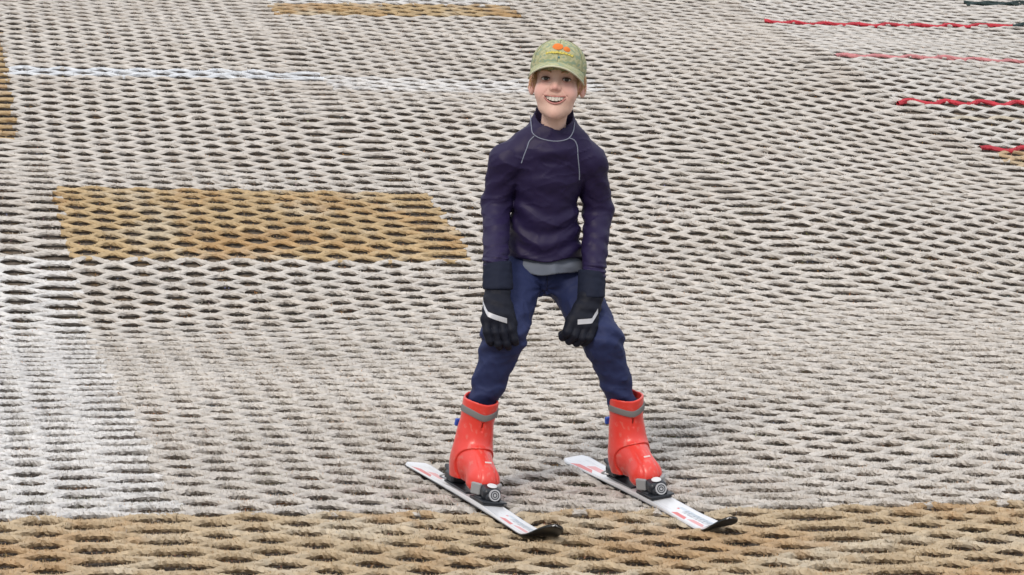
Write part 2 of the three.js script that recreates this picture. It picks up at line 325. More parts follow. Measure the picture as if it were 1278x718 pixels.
function skiTopTexture(seed) {
  const c = document.createElement('canvas'); c.width = 128; c.height = 1280; const x = c.getContext('2d'), R = rng(seed);
  x.fillStyle = '#eceef2'; x.fillRect(0, 0, 128, 1280);
  x.fillStyle = '#d9dde4'; x.fillRect(0, 0, 8, 1280); x.fillRect(120, 0, 8, 1280);
  const at = (u) => 1280 * (1 - u);              // u = 0 tail, 1 tip
  x.fillStyle = '#e0524f';                        // red flashes along the skier's right edge
  const flash = (u0, u1, x0, x1, skew) => { x.beginPath(); x.moveTo(x0, at(u0)); x.lineTo(x0, at(u1)); x.lineTo(x1, at(u1 - skew)); x.lineTo(x1, at(u0 + skew)); x.fill(); };
  flash(0.055, 0.2, 4, 34, 0.03); flash(0.71, 0.79, 10, 34, 0.012); flash(0.9, 0.94, 6, 40, 0.01); flash(0.69, 0.7, 60, 90, 0);
  x.fillStyle = '#e99a9c'; flash(0.12, 0.23, 40, 78, 0.02); flash(0.79, 0.89, 22, 44, 0.02);
  x.fillStyle = '#c9d6e2'; flash(0.68, 0.9, 72, 96, 0.01);
  x.strokeStyle = '#7d8794'; x.lineWidth = 5;     // a run of blurred, unreadable lettering
  for (let u = 0.73; u < 0.895; u += 0.0095) { const y = at(u), k = R(); x.beginPath(); x.moveTo(54, y); x.lineTo(90, y + (k - 0.5) * 7); if (k > 0.4) { x.moveTo(k > 0.7 ? 88 : 56, y); x.lineTo(k > 0.7 ? 88 : 56, y - 9); } if (k < 0.5) { x.moveTo(72, y); x.lineTo(72, y - 9); } x.stroke(); }
  x.strokeStyle = '#a9b2bd'; x.lineWidth = 3; for (let u = 0.06; u < 0.2; u += 0.012) { x.beginPath(); x.moveTo(84, at(u)); x.lineTo(100, at(u) + (R() - 0.5) * 6); x.stroke(); }
  for (let k = 0; k < 160; k++) { x.strokeStyle = R() < 0.6 ? 'rgba(120,125,130,0.35)' : 'rgba(255,255,255,0.5)'; x.lineWidth = 0.6 + R(); const px = R() * 128, py = R() * 1280, l = 8 + R() * 40; x.beginPath(); x.moveTo(px, py); x.lineTo(px + (R() - 0.5) * 14, py + l); x.stroke(); }   // scuffs
  const t = new THREE.CanvasTexture(c); t.colorSpace = THREE.SRGBColorSpace; return t;
}
function makeSki(label, seed) {
  const L0 = -0.6, L1 = 0.615, n = 90;
  const half = (u) => { const k = (u - L0) / (L1 - L0), waist = 0.0335 + 0.013 * Math.pow(Math.abs(k - 0.47) / 0.5, 2); const tip = k > 0.9 ? Math.sqrt(Math.max(0.0025, 1 - Math.pow((k - 0.9) / 0.1, 2.4))) : 1, tail = k < 0.025 ? 0.72 + 0.28 * k / 0.025 : 1; return waist * tip * tail; };
  const rise = (u) => u > 0.45 ? 1.95 * Math.pow(u - 0.45, 2) : u < -0.56 ? 0.8 * Math.pow(-0.56 - u, 2) + 0.03 * (-0.56 - u) : 0;
  const thick = (u) => lerp(0.013, 0.006, smooth(0.15, 0.6, Math.abs(u) / 0.615));
  const section = (u, x0, x1, y0, y1) => [u, x0, x1, y0, y1];
  const top = [], topUv = [], topI = [], side = [], sideI = [], bot = [], botI = [];
  for (let i = 0; i <= n; i++) {
    const u = L0 + (L1 - L0) * i / n, w = half(u), y = rise(u), h = thick(u), k = i / n;
    top.push(-w + 0.003, y + h, u, 0, y + h + 0.0006, u, w - 0.003, y + h, u); topUv.push(0, k, 0.5, k, 1, k);
    side.push(-w + 0.003, y + h, u, -w, y + h - 0.003, u, -w, y + 0.002, u, w - 0.003, y + h, u, w, y + h - 0.003, u, w, y + 0.002, u);
    bot.push(-w, y + 0.002, u, -w + 0.001, y, u, w - 0.001, y, u, w, y + 0.002, u);
    if (i < n) {
      const a = i * 3, b = i * 6, c = i * 4;
      for (const q of [0, 1]) topI.push(a + q, a + q + 3, a + q + 1, a + q + 1, a + q + 3, a + q + 4);
      for (const q of [0, 1]) sideI.push(b + q, b + q + 1, b + q + 6, b + q + 1, b + q + 7, b + q + 6);
      for (const q of [3, 4]) sideI.push(b + q, b + q + 6, b + q + 1, b + q + 1, b + q + 6, b + q + 7);
      for (const q of [0, 1, 2]) botI.push(c + q, c + q + 1, c + q + 4, c + q + 1, c + q + 5, c + q + 4);
    }
  }
  const build = (p, ix, uv) => { const g = new THREE.BufferGeometry(); g.setAttribute('position', new THREE.Float32BufferAttribute(p, 3)); g.setIndex(ix); if (uv) g.setAttribute('uv', new THREE.Float32BufferAttribute(uv, 2)); g.computeVertexNormals(); return g; };
  const o = new THREE.Group(); o.name = numbered('ski'); tag(o, label, 'ski', 'pair of white skis');
  mesh('top_sheet', build(top, topI, topUv), new THREE.MeshPhysicalMaterial({ map: skiTopTexture(seed), roughness: 0.32, clearcoat: 0.5, clearcoatRoughness: 0.15 }), o);
  mesh('sidewall', build(side, sideI), std(0.72, 0.73, 0.75, 0.4), o);
  mesh('base', build(bot, botI), skiBase, o);
  for (const s of [-1, 1]) { const p = []; for (let i = 0; i <= 40; i++) { const u = L0 + 0.01 + (L1 - L0 - 0.06) * i / 40; p.push(V(s * (half(u) + 0.0004), rise(u) + 0.0018, u)); } mesh('steel_edge', tube(p, 0.0016, 60, 5), edgeSteel, o); }
  { // black cap wrapped over the shovel
    const p = [], ix = []; let r = 0;
    for (let i = 0; i <= 24; i++) { const u = lerp(0.485, L1 - 0.001, i / 24), w = half(u) + 0.0022, y = rise(u), h = thick(u), cut = 0.018 * (1 - i / 24);
      p.push(-w, y + 0.001, u, -w, y + h + 0.001, u + cut, 0, y + h + 0.0022, u - cut * 0.2, w, y + h + 0.001, u + cut, w, y + 0.001, u); if (i < 24) for (let q = 0; q < 4; q++) { const a = i * 5 + q; ix.push(a, a + 5, a + 1, a + 1, a + 5, a + 6); } }
    mesh('tip', build(p, ix), skiBase, o);
  }
  // binding
  const box = (w, h, l, r, x, y, z, tilt = 0) => { const g = new RoundedBoxGeometry(w, h, l, 3, r); if (tilt) g.rotateX(tilt); g.translate(x, y, z); return g; };
  const y0 = 0.0135, first = o.children.length;
  mesh('binding_plate', mergeGeometries([box(0.062, 0.008, 0.125, 0.003, 0, y0 + 0.004, 0.04), box(0.074, 0.005, 0.08, 0.002, 0, y0 + 0.0105, 0.069), box(0.05, 0.006, 0.2, 0.002, 0, y0 + 0.003, -0.175)]), blackPlastic, o);
  const toe = mesh('toe_piece', mergeGeometries([box(0.054, 0.036, 0.052, 0.013, 0, y0 + 0.031, 0.061, 0.22), box(0.042, 0.024, 0.05, 0.01, 0, y0 + 0.022, 0.076, 0.1), box(0.066, 0.01, 0.05, 0.004, 0, y0 + 0.013, 0.045)]), blackPlastic, o);
  for (const s of [-1, 1]) { const g = new RoundedBoxGeometry(0.013, 0.034, 0.036, 3, 0.005); g.rotateY(-s * 0.5); g.translate(s * 0.033, y0 + 0.036, 0.035); mesh('toe_wing', g, greyPlastic, toe); }
  const dial = (r, y, d, m, name) => { const g = new THREE.CylinderGeometry(r, r, d, 28); g.rotateX(Math.PI / 2 - 0.25); g.translate(0, y0 + 0.03, y); return mesh(name, g, m, toe); };
  dial(0.0165, 0.1, 0.006, paleMetal, 'dial'); 
  const ring = (r, w, z) => { const g = new THREE.TorusGeometry(r, w, 8, 28); g.rotateX(-0.25); g.translate(0, y0 + 0.031, z); return g; };
  mesh('dial_ring', mergeGeometries([ring(0.0112, 0.0013, 0.1037), ring(0.0055, 0.0013, 0.1037)]), blackPlastic, toe);
  { const g = new THREE.SphereGeometry(0.015, 20, 10); g.scale(1, 0.18, 0.8); g.rotateX(0.4); g.translate(0, y0 + 0.052, 0.071); mesh('release_window', g, std(0.72, 0.73, 0.76, 0.3), toe); }
  mesh('heel_piece', mergeGeometries([box(0.05, 0.03, 0.075, 0.01, 0, y0 + 0.02, -0.247), box(0.034, 0.042, 0.045, 0.01, 0, y0 + 0.04, -0.233, -0.3), box(0.026, 0.012, 0.075, 0.004, 0, y0 + 0.03, -0.287, 0.3)]), blackPlastic, o);
  mesh('heel_lever', box(0.03, 0.008, 0.05, 0.003, 0, y0 + 0.06, -0.257, -0.7), greyPlastic, o);
  for (const s of [-1, 1]) mesh('brake_arm', tube([V(s * 0.022, y0 + 0.01, -0.26), V(s * 0.04, y0 + 0.014, -0.27), V(s * 0.037, y0 + 0.028, -0.235)], 0.0028, 14, 6), paleMetal, o);
  for (const c of o.children.slice(first)) c.position.z = 0.025;
  return o;
}
const rightFrame = skiFrame(-0.095, 0.21, 0.52, -0.10), leftFrame = skiFrame(0.388, 0.03, 0.52, 0.14);
for (const [frame, label, seed] of [[rightFrame, 'white ski under the forward of the two red boots', 3], [leftFrame, 'white ski under the red boot set farther back', 8]]) {
  const o = makeSki(label, seed); o.position.copy(frame.position); o.rotation.copy(frame.rotation); scene.add(o);
}

// ---------------------------------------------------------------- the skier
const person = new THREE.Group(); person.name = 'person'; scene.add(person);
tag(person, 'smiling child in cap, dark purple top, navy trousers and red ski boots', 'person');
const J = {
  hipR: [0.018, 0.600, -0.087], hipL: [0.16, 0.600, -0.153], kneeR: [-0.022, 0.430, 0.165], kneeL: [0.262, 0.412, 0.045], ankleR: [-0.115, 0.150, 0.085], ankleL: [0.352, 0.150, -0.06],
  shR: [-0.016, 0.928, 0.012], shL: [0.224, 0.928, -0.022], elR: [-0.046, 0.800, -0.03], elL: [0.252, 0.790, -0.09], wrR: [-0.046, 0.625, 0.125], wrL: [0.234, 0.600, 0.02],
  neck: [0.122, 1.0, 0.005], skull: [0.131, 1.15, 0.055],
};
const fabricNoise = (x, y, z, k) => noise(x * k, y * k, z * k);

// ---- trousers
{
  const T = (x, y, z) => {
    const hips = trunk(x, y, z, [[0.545, 0.09, -0.115, 0.07, 0.07], [0.58, 0.092, -0.118, 0.116, 0.095], [0.62, 0.092, -0.105, 0.112, 0.09], [0.66, 0.092, -0.09, 0.105, 0.082]], 0.3);
    const r = smin(cone(x, y, z, J.hipR, J.kneeR, 0.073, 0.058), cone(x, y, z, J.kneeR, [-0.098, 0.19, 0.1], 0.056, 0.036), 0.03);
    const l = smin(cone(x, y, z, J.hipL, J.kneeL, 0.071, 0.052), cone(x, y, z, J.kneeL, [0.333, 0.19, -0.045], 0.051, 0.036), 0.03);
    let d = smin(hips, smin(r, l, 0.05), 0.025);
    // hem folds above the boots, creases at crotch and knee
    const low = smooth(0.36, 0.24, y), bend = Math.exp(-Math.pow((y - 0.42) / 0.06, 2));
    const side = x < 0.13 ? -1 : 1;
    d -= low * 0.0045 * Math.sin(y * 95 + side * x * 30 + 2.5 * fabricNoise(x, y, z, 9)) * (0.4 + 0.6 * Math.abs(fabricNoise(x + 3, y, z, 6)) * 2);
    d -= bend * 0.004 * Math.sin((y + side * 0.5 * x) * 120 + 3 * fabricNoise(x, y, z, 11));
    d -= 0.0035 * (0.5 - Math.abs(fabricNoise(x, y * 0.6, z, 11))) + 0.003 * (0.4 - Math.abs(fabricNoise(x * 1.2 + 4, y * 1.4 + x, z, 17))) + 0.0015 * fabricNoise(x * 1.5 + 5, y * 0.5, z * 1.5, 24);
    const crease = (q) => Math.pow(1 - Math.min(1, Math.abs(q) * 2.4), 2);
    d -= 0.0024 * crease(fabricNoise(x * 0.9 + 2, y * 1.3 + side * x * 0.8, z * 0.7, 11)) * smooth(0.6, 0.5, y) + 0.002 * crease(fabricNoise(x, y * 1.7 + 7, z, 19));
    const crotch = Math.exp(-(Math.pow((x - 0.095) / 0.07, 2) + Math.pow((y - 0.545) / 0.05, 2)));
    d -= crotch * 0.0018 * Math.sin(Math.atan2(y - 0.56, x - 0.095) * 9);
    d = smax(d, y - 0.655, 0.004);
    return smax(d, 0.212 - y, 0.006);
  };
  const m = std(0.012, 0.022, 0.092, 0.75, { sheen: 0.35, sheenRoughness: 0.5 }); m.sheenColor.setRGB(0.1, 0.12, 0.3);
  const t = mesh('trousers', meshField(T, [-0.2, 0.19, -0.28], [0.46, 0.67, 0.27], 0.0058), m, person);
  { const f = (x, y) => frontOf(T, x, y, 0.3, 0.0005); mesh('fly_seam', tube([f(0.1, 0.62), f(0.102, 0.6), f(0.103, 0.575), f(0.1, 0.555)], 0.0016, 20, 5), std(0.012, 0.016, 0.06, 0.8), t); }
}

// ---- grey undershirt that hangs out below the top
{
  const U = (x, y, z) => {
    const hem = 0.612 - 0.014 * Math.exp(-Math.pow((x - 0.1) / 0.075, 2)) + 0.002 * Math.sin(x * 60);
    let d = trunk(x, y, z, [[0.55, 0.094, -0.112, 0.128, 0.118], [0.62, 0.094, -0.1, 0.123, 0.108], [0.655, 0.094, -0.09, 0.111, 0.09], [0.72, 0.094, -0.07, 0.09, 0.07]], 0.22);
    d -= 0.0035 * Math.sin(x * 70 + y * 40 + 3 * fabricNoise(x, y, z, 12)) * smooth(0.66, 0.6, y) + 0.002 * fabricNoise(x, y, z, 30);
    d = smax(d, hem - y, 0.003); return smax(d, y - 0.70, 0.004);
  };
  mesh('undershirt', meshField(U, [-0.06, 0.56, -0.24], [0.25, 0.72, 0.03], 0.005), std(0.16, 0.185, 0.24, 0.8), person);
}

// ---- long sleeved top
const topRows = [[0.60, 0.095, -0.097, 0.126, 0.108], [0.70, 0.092, -0.073, 0.108, 0.095], [0.80, 0.095, -0.052, 0.095, 0.087], [0.88, 0.104, -0.032, 0.107, 0.09], [0.95, 0.107, -0.012, 0.108, 0.082], [1.0, 0.112, -0.002, 0.085, 0.062], [1.04, 0.12, 0.002, 0.058, 0.055], [1.10, 0.123, 0.004, 0.053, 0.055]];
const Top = (x, y, z) => {
  let body = trunk(x, y, z, topRows, 0.12);
  const sleeve = (s, e, w, side) => {
    let d = smin(cone(x, y, z, s, e, 0.05, 0.041), cone(x, y, z, e, w, 0.04, 0.035), 0.02);
    const k = smooth(0.92, 0.7, y);
    d -= k * 0.0027 * Math.sin((y + 0.35 * side * x) * 150 + 4 * fabricNoise(x, y, z, 10)) * (0.35 + Math.abs(fabricNoise(x, y + 2, z, 8)));
    d -= (1 - k) * 0.0016 * Math.sin((x * side * 0.9 + y) * 120 + 3 * fabricNoise(x, y, z, 9));
    d -= 0.003 * Math.exp(-Math.pow((y - w[1] - 0.012) / 0.018, 2)) * Math.sin(y * 420 + x * 60);
    return d;
  };
  const yoke = Math.min(cone(x, y, z, [0.08, 0.992, -0.004], J.shR, 0.05, 0.047), cone(x, y, z, [0.16, 0.99, -0.01], J.shL, 0.05, 0.047));
  // drag folds across the belly and under the collar
  const belly = smooth(0.9, 0.76, y), curve = 0.05 * Math.cos((x - 0.1) * 17);
  body -= belly * 0.0062 * Math.sin((y + curve) * 105 + 2.6 * fabricNoise(x * 0.8, y, z, 7)) * (0.45 + 0.8 * Math.abs(fabricNoise(x + 9, y, z, 6)));
  const bib = Math.exp(-Math.pow((y - 0.955 - 1.6 * (x - 0.118) * (x - 0.118)) / 0.02, 2)) * smooth(0.075, 0.03, Math.abs(x - 0.118));
  body -= 0.007 * bib - 0.005 * Math.exp(-Math.pow((y - 0.925 - 1.2 * (x - 0.118) * (x - 0.118)) / 0.014, 2)) * smooth(0.07, 0.02, Math.abs(x - 0.118));
  let d = smin(body, yoke, 0.04);
  d = smin(d, Math.min(sleeve(J.shR, J.elR, J.wrR, -1), sleeve(J.shL, J.elL, J.wrL, 1)), lerp(0.004, 0.02, smooth(0.86, 0.92, y)));
  const crease = (q) => Math.pow(1 - Math.min(1, Math.abs(q) * 2.6), 2);
  d -= 0.0026 * crease(fabricNoise(x * 0.6 + 3, y * 1.5 + 0.4 * x, z * 0.6, 10)) * smooth(0.97, 0.9, y) + 0.0016 * crease(fabricNoise(x * 1.1, y * 1.8 - 0.5 * x, z, 17)) + 0.0008 * fabricNoise(x, y, z, 45);
  // hem, cuffs, collar opening
  const inBody = x > -0.012 && x < 0.205 && z < 0.06;
  const hem = 0.648 - 0.01 * Math.exp(-Math.pow((x - 0.09) / 0.07, 2)) + 0.003 * Math.sin(x * 45);
  if (inBody) d = smax(d, hem - y, 0.004);
  const collar = 1.036 + 0.055 * smooth(0.01, 0.06, Math.abs(x - 0.121)) - 0.9 * Math.min(0, z - 0.02) - 0.012 * smooth(0.09, 0.17, x);
  d = smax(d, y - Math.min(collar, 1.086), 0.004);
  return smax(d, -(Math.hypot(x - 0.122, z - 0.003 - (y - 1.0) * 0.25) - 0.049 - Math.max(0, y - 1.02) * 0.12 + smooth(1.0, 0.97, y) * 0.08), 0.004);
};
{
  const m = std(0.02, 0.0135, 0.056, 0.52, { specularIntensity: 0.5, sheen: 0.3, sheenRoughness: 0.35 }); m.sheenColor.setRGB(0.2, 0.14, 0.36);
  const o = mesh('long_sleeved_top', meshField(Top, [-0.14, 0.58, -0.24], [0.33, 1.1, 0.16], 0.0048), m, person);
  const pipe = std(0.24, 0.27, 0.36, 0.6), f = (x, y) => frontOf(Top, x, y, 0.35, -0.0003);
  const line = (pts, r = 0.0017) => mesh('piping', tube(pts.map(([x, y]) => f(x, y)), r, 40, 6), pipe, o);
  line([[0.054, 1.062], [0.056, 1.03], [0.06, 1.008], [0.075, 0.996], [0.1, 0.988], [0.125, 0.985], [0.15, 0.988], [0.165, 0.995], [0.176, 1.012], [0.181, 1.04]]);
  line([[0.064, 1.0], [0.05, 0.985], [0.044, 0.968], [0.035, 0.945], [0.027, 0.922]]);
  line([[0.164, 0.995], [0.18, 0.988], [0.188, 0.972], [0.19, 0.945], [0.193, 0.918], [0.195, 0.895], [0.195, 0.875]]);
}

// ---- head, neck and the body under the clothes: one skin
const headFrame = new THREE.Object3D(); headFrame.position.set(0.131, 1.16, 0.058); headFrame.rotation.order = 'YXZ'; headFrame.rotation.set(-0.03, -0.07, -0.065); headFrame.updateMatrixWorld();
const headBack = headFrame.matrixWorld.clone().invert();
const Head = (x, y, z) => {                       // in the head's own axes: +z face, eyes at y = 0
  const ax = Math.abs(x);
  let d = egg(x, y, z, [0, 0.032, -0.018], [0.068, 0.079, 0.086]);
  d = smin(d, egg(x, y, z, [0, -0.03, 0.01], [0.0535, 0.074, 0.066]), 0.035);
  d = smin(d, cone(ax, y, z, [0.0, -0.0965, 0.05], [0.025, -0.078, 0.03], 0.0165, 0.019), 0.034);          // chin and jaw
  d = smin(d, ball(ax, y, z, [0.0355, -0.039, 0.047], 0.0245), 0.024);                                     // cheeks pushed up by the smile
  d = smin(d, cone(ax, y, z, [0.006, 0.02, 0.069], [0.038, 0.016, 0.058], 0.011, 0.01), 0.014);          // brow
  d = smax(d, -ball(ax, y, z, [0.03, -0.002, 0.0865], 0.0145), 0.014);                                   // eye sockets
  d = smin(d, cone(x, y, z, [0, 0.004, 0.07], [0, -0.0265, 0.086], 0.0055, 0.0085), 0.012);               // nose
  d = smin(d, ball(ax, y, z, [0.0095, -0.0295, 0.079], 0.0062), 0.007);
  d = smax(d, -ball(ax, y, z, [0.005, -0.0365, 0.0855], 0.0024), 0.003);                                 // nostrils
  const curve = -0.062 + 10.5 * x * x;                                                                  // open smile
  d = smax(d, -(Math.hypot(x / 0.0295, (y - curve) / (0.0098 * Math.sqrt(Math.max(0.03, 1 - Math.pow(x / 0.032, 2))))) - 1) * 0.006 - (z < 0.045 ? 1 : 0), 0.004);
  const fold = Math.abs(y + 0.052 - (0.036 - ax) * 1.25) ;
  if (ax > 0.018 && ax < 0.045 && y < -0.02 && y > -0.07) d += 0.0009 * Math.exp(-Math.pow(fold / 0.004, 2)) * smooth(0.045, 0.035, ax);   // crease from nose to mouth
  const ex = ax - 0.0735, ey = y + 0.014, ez = z + 0.012;                                                // ears
  let ear = (Math.hypot(ex / 0.0115, ey / 0.031, (ez + ex * 0.6) / 0.018) - 1) * 0.009;
  ear = smax(ear, -(Math.hypot((ex - 0.009) / 0.007, (ey - 0.004) / 0.018, (ez - 0.003) / 0.01) - 1) * 0.007, 0.004);
  d = smin(d, ear, 0.008);
  return smin(d, cone(x, y, z, [0, -0.06, -0.014], [-0.012, -0.19, -0.062], 0.036, 0.036), 0.022);       // neck
};
const skinPaint = (x, y, z) => {
  const ax = Math.abs(x), base = [0.86, 0.6, 0.5];
  const g = (cx, cy, cz, r) => Math.exp(-(Math.pow(ax - cx, 2) + Math.pow(y - cy, 2) + Math.pow(z - cz, 2)) / (r * r));
  const blush = 0.75 * g(0.036, -0.035, 0.06, 0.026) + 0.7 * g(0, -0.03, 0.09, 0.016) + 0.9 * g(0.075, -0.014, -0.01, 0.03) + 0.35 * g(0, -0.1, 0.06, 0.02), lid = 0.3 * g(0.03, -0.004, 0.073, 0.014);
  const freckle = Math.max(0, noise(x * 420, y * 420, z * 420) - 0.35) * 0.5 * smooth(-0.06, -0.02, y) * smooth(0.03, 0.01, y);
  const n = 1 + 0.08 * noise(x * 60, y * 60, z * 60);
  return [base[0] * n * (1 - 0.22 * lid - freckle * 0.5), base[1] * n * (1 - 0.3 * blush - 0.42 * lid - freckle), base[2] * n * (1 - 0.22 * blush - 0.35 * lid - freckle)];
};
{
  const head = meshField(Head, [-0.092, -0.2, -0.115], [0.092, 0.12, 0.11], 0.003, skinPaint).applyMatrix4(headFrame.matrixWorld);
  const Body = (x, y, z) => {
    let d = trunk(x, y, z, [[0.60, 0.09, -0.11, 0.08, 0.065], [0.66, 0.094, -0.085, 0.092, 0.072], [0.8, 0.099, -0.052, 0.085, 0.066], [0.93, 0.108, -0.015, 0.098, 0.062], [0.985, 0.115, -0.003, 0.06, 0.045]], 0.12);
    d = smin(d, cone(x, y, z, [0.116, 0.97, -0.01], [0.122, 1.03, 0.0], 0.036, 0.036), 0.015);
    for (const [a, b, c] of [['shR', 'elR', 'wrR'], ['shL', 'elL', 'wrL']]) d = smin(d, Math.min(cone(x, y, z, J[a], J[b], 0.037, 0.029), cone(x, y, z, J[b], J[c], 0.029, 0.022)), 0.02);
    for (const [a, b, c] of [['hipR', 'kneeR', 'ankleR'], ['hipL', 'kneeL', 'ankleL']]) d = smin(d, Math.min(cone(x, y, z, J[a], J[b], 0.055, 0.044), cone(x, y, z, J[b], J[c], 0.043, 0.026)), 0.02);
    return d;
  };
  const under = meshField(Body, [-0.17, 0.1, -0.25], [0.43, 1.07, 0.24], 0.011, () => [0.86, 0.6, 0.5]);
  const m = new THREE.MeshPhysicalMaterial({ vertexColors: true, roughness: 0.5, sheen: 0.25, sheenRoughness: 0.6 }); m.sheenColor.setRGB(0.6, 0.35, 0.28);
  mesh('body', mergeGeometries([head, under]), m, person);
}
const headPart = (name, g, m, parent = person) => mesh(name, g.applyMatrix4(headFrame.matrixWorld), m, parent);
{
  const face = (x, y, lift) => frontOf(Head, x, y, 0.13, lift);
  const white = std(0.62, 0.6, 0.58, 0.25), iris = std(0.035, 0.03, 0.028, 0.12), lash = std(0.10, 0.045, 0.025, 0.8), brow = std(0.5, 0.29, 0.18, 0.9), lip = std(0.6, 0.26, 0.24, 0.7);
  for (const s of [-1, 1]) {
    const g = new THREE.SphereGeometry(0.0118, 24, 16); g.scale(1.05, 0.54, 0.85); g.translate(s * 0.03, -0.0035, 0.0665); const eye = headPart('eye', g, white);
    const c = new THREE.SphereGeometry(0.0066, 20, 14); c.scale(1, 0.82, 0.5); c.translate(s * 0.0295 + 0.001, -0.003, 0.0755); headPart('iris', c, iris, eye);
    const arc = (h, dy, lift) => [-1, -0.6, 0, 0.6, 1].map((k) => { const p = face(s * 0.03 + k * 0.0125, dy + h * (1 - k * k), lift); p.z = Math.max(p.z, 0.0725 - 0.007 * k * k + lift); return p; });
    headPart('eyelid', tube(arc(0.0042, -0.0015, 0.001), 0.0022, 20, 6), lash);
    headPart('eyelid', tube(arc(-0.0045, -0.004, 0.0005), 0.0022, 20, 6), std(0.46, 0.24, 0.19, 0.6));
    headPart('eyebrow', tube([0, 0.3, 0.65, 1].map((k) => face(s * (0.014 + 0.03 * k), 0.0155 + 0.006 * Math.sin(k * 2.2), 0.0006)), 0.0024, 16, 5), brow);
  }
  const smile = (x, dy) => -0.062 + 10.5 * x * x + dy, xs = [-0.03, -0.023, -0.0125, 0, 0.0125, 0.023, 0.03], w = (x) => Math.sqrt(Math.max(0, 1 - Math.pow(x / 0.0317, 2)));
  const arcPoint = (x, y, lift) => { const p = face(x, y, lift); p.z = Math.max(p.z, 0.0745 - 12 * x * x + lift); return p; };
  headPart('lip', tube(xs.map((x) => arcPoint(x, smile(x, 0.0095 * w(x)), -0.0008)), 0.0016, 36, 7), lip);
  headPart('lip', tube(xs.map((x) => arcPoint(x, smile(x, -0.0102 * w(x)), -0.001)), 0.0025, 36, 7), lip);
  { const g = new THREE.SphereGeometry(1, 24, 12); g.scale(0.031, 0.012, 0.012); g.translate(0, -0.058, 0.054); headPart('mouth', g, std(0.10, 0.02, 0.02, 0.5)); }
  const enamel = std(0.78, 0.74, 0.67, 0.25);
  const teeth = [[0.0046, 0.0048, 0.0132], [0.0128, 0.0038, 0.012], [0.0197, 0.0034, 0.0102], [0.0248, 0.0024, 0.0078]];
  for (const s of [-1, 1]) for (const [x, hw, h] of teeth) { const g = new RoundedBoxGeometry(hw * 2 - 0.0004, h, 0.005, 2, 0.0016); g.rotateY(s * x * 22); g.translate(s * x, smile(x, 0.003 * w(x)), 0.0705 - 12 * x * x); headPart('tooth', g, enamel); }
  // hair: short at temples and nape, a fringe under the peak
  const Hair = (x, y, z) => {
    const ax = Math.abs(x);
    let d = Math.min(egg(x, y, z, [0, 0.032, -0.018], [0.0725, 0.084, 0.09]), egg(x, y, z, [0, 0.0, -0.03], [0.0715, 0.075, 0.072]));
    const temple = Math.max(z - 0.034 - 0.25 * y, -0.03 - y - 2.2 * Math.max(0, -0.005 - z)), fringe = Math.max(0.036 - y - 0.16 * ax, -z);
    d = smax(d, Math.min(smax(temple, -(0.012 - z) - 0.07, 0.004), fringe), 0.004);
    d = smax(d, -(Math.hypot((ax - 0.073) / 0.013, (y + 0.014) / 0.031, (z + 0.012) / 0.02) - 1) * 0.013, 0.003);
    return d + 0.0022 * noise(x * 190, y * 26, z * 190) + 0.0012 * noise(x * 90, y * 60, z * 90);
  };
  const m = new THREE.MeshPhysicalMaterial({ vertexColors: true, roughness: 0.55 });
  headPart('hair', meshField(Hair, [-0.09, -0.1, -0.13], [0.09, 0.13, 0.1], 0.0028, (x, y, z) => { const k = 0.75 + 0.55 * Math.abs(noise(x * 260, y * 30, z * 260)); return [0.54 * k, 0.33 * k, 0.15 * k]; }), m);
  // loose strands in front of the ears
  const R = rng(77), strands = [];
  for (const s of [-1, 1]) for (let k = 0; k < 46; k++) {
    const y0 = 0.035 - 0.02 * R(), z0 = -0.01 + 0.045 * R(), l = 0.03 + 0.03 * R(), p = [];
    for (let i = 0; i < 4; i++) { const y = y0 - l * i / 3, z = z0 + (R() - 0.5) * 0.004; let x = 0.095; while (Head(s * x, y, z) > 0.0022 && x > 0.03) x -= 0.0015; p.push(V(s * (x + 0.001 * R()), y, z)); }
    strands.push(tube(p, 0.0007, 6, 3));
  }
  const st = headPart('hair_strands', mergeGeometries(strands), std(0.6, 0.39, 0.19, 0.5)); st.userData.kind = 'stuff';
}

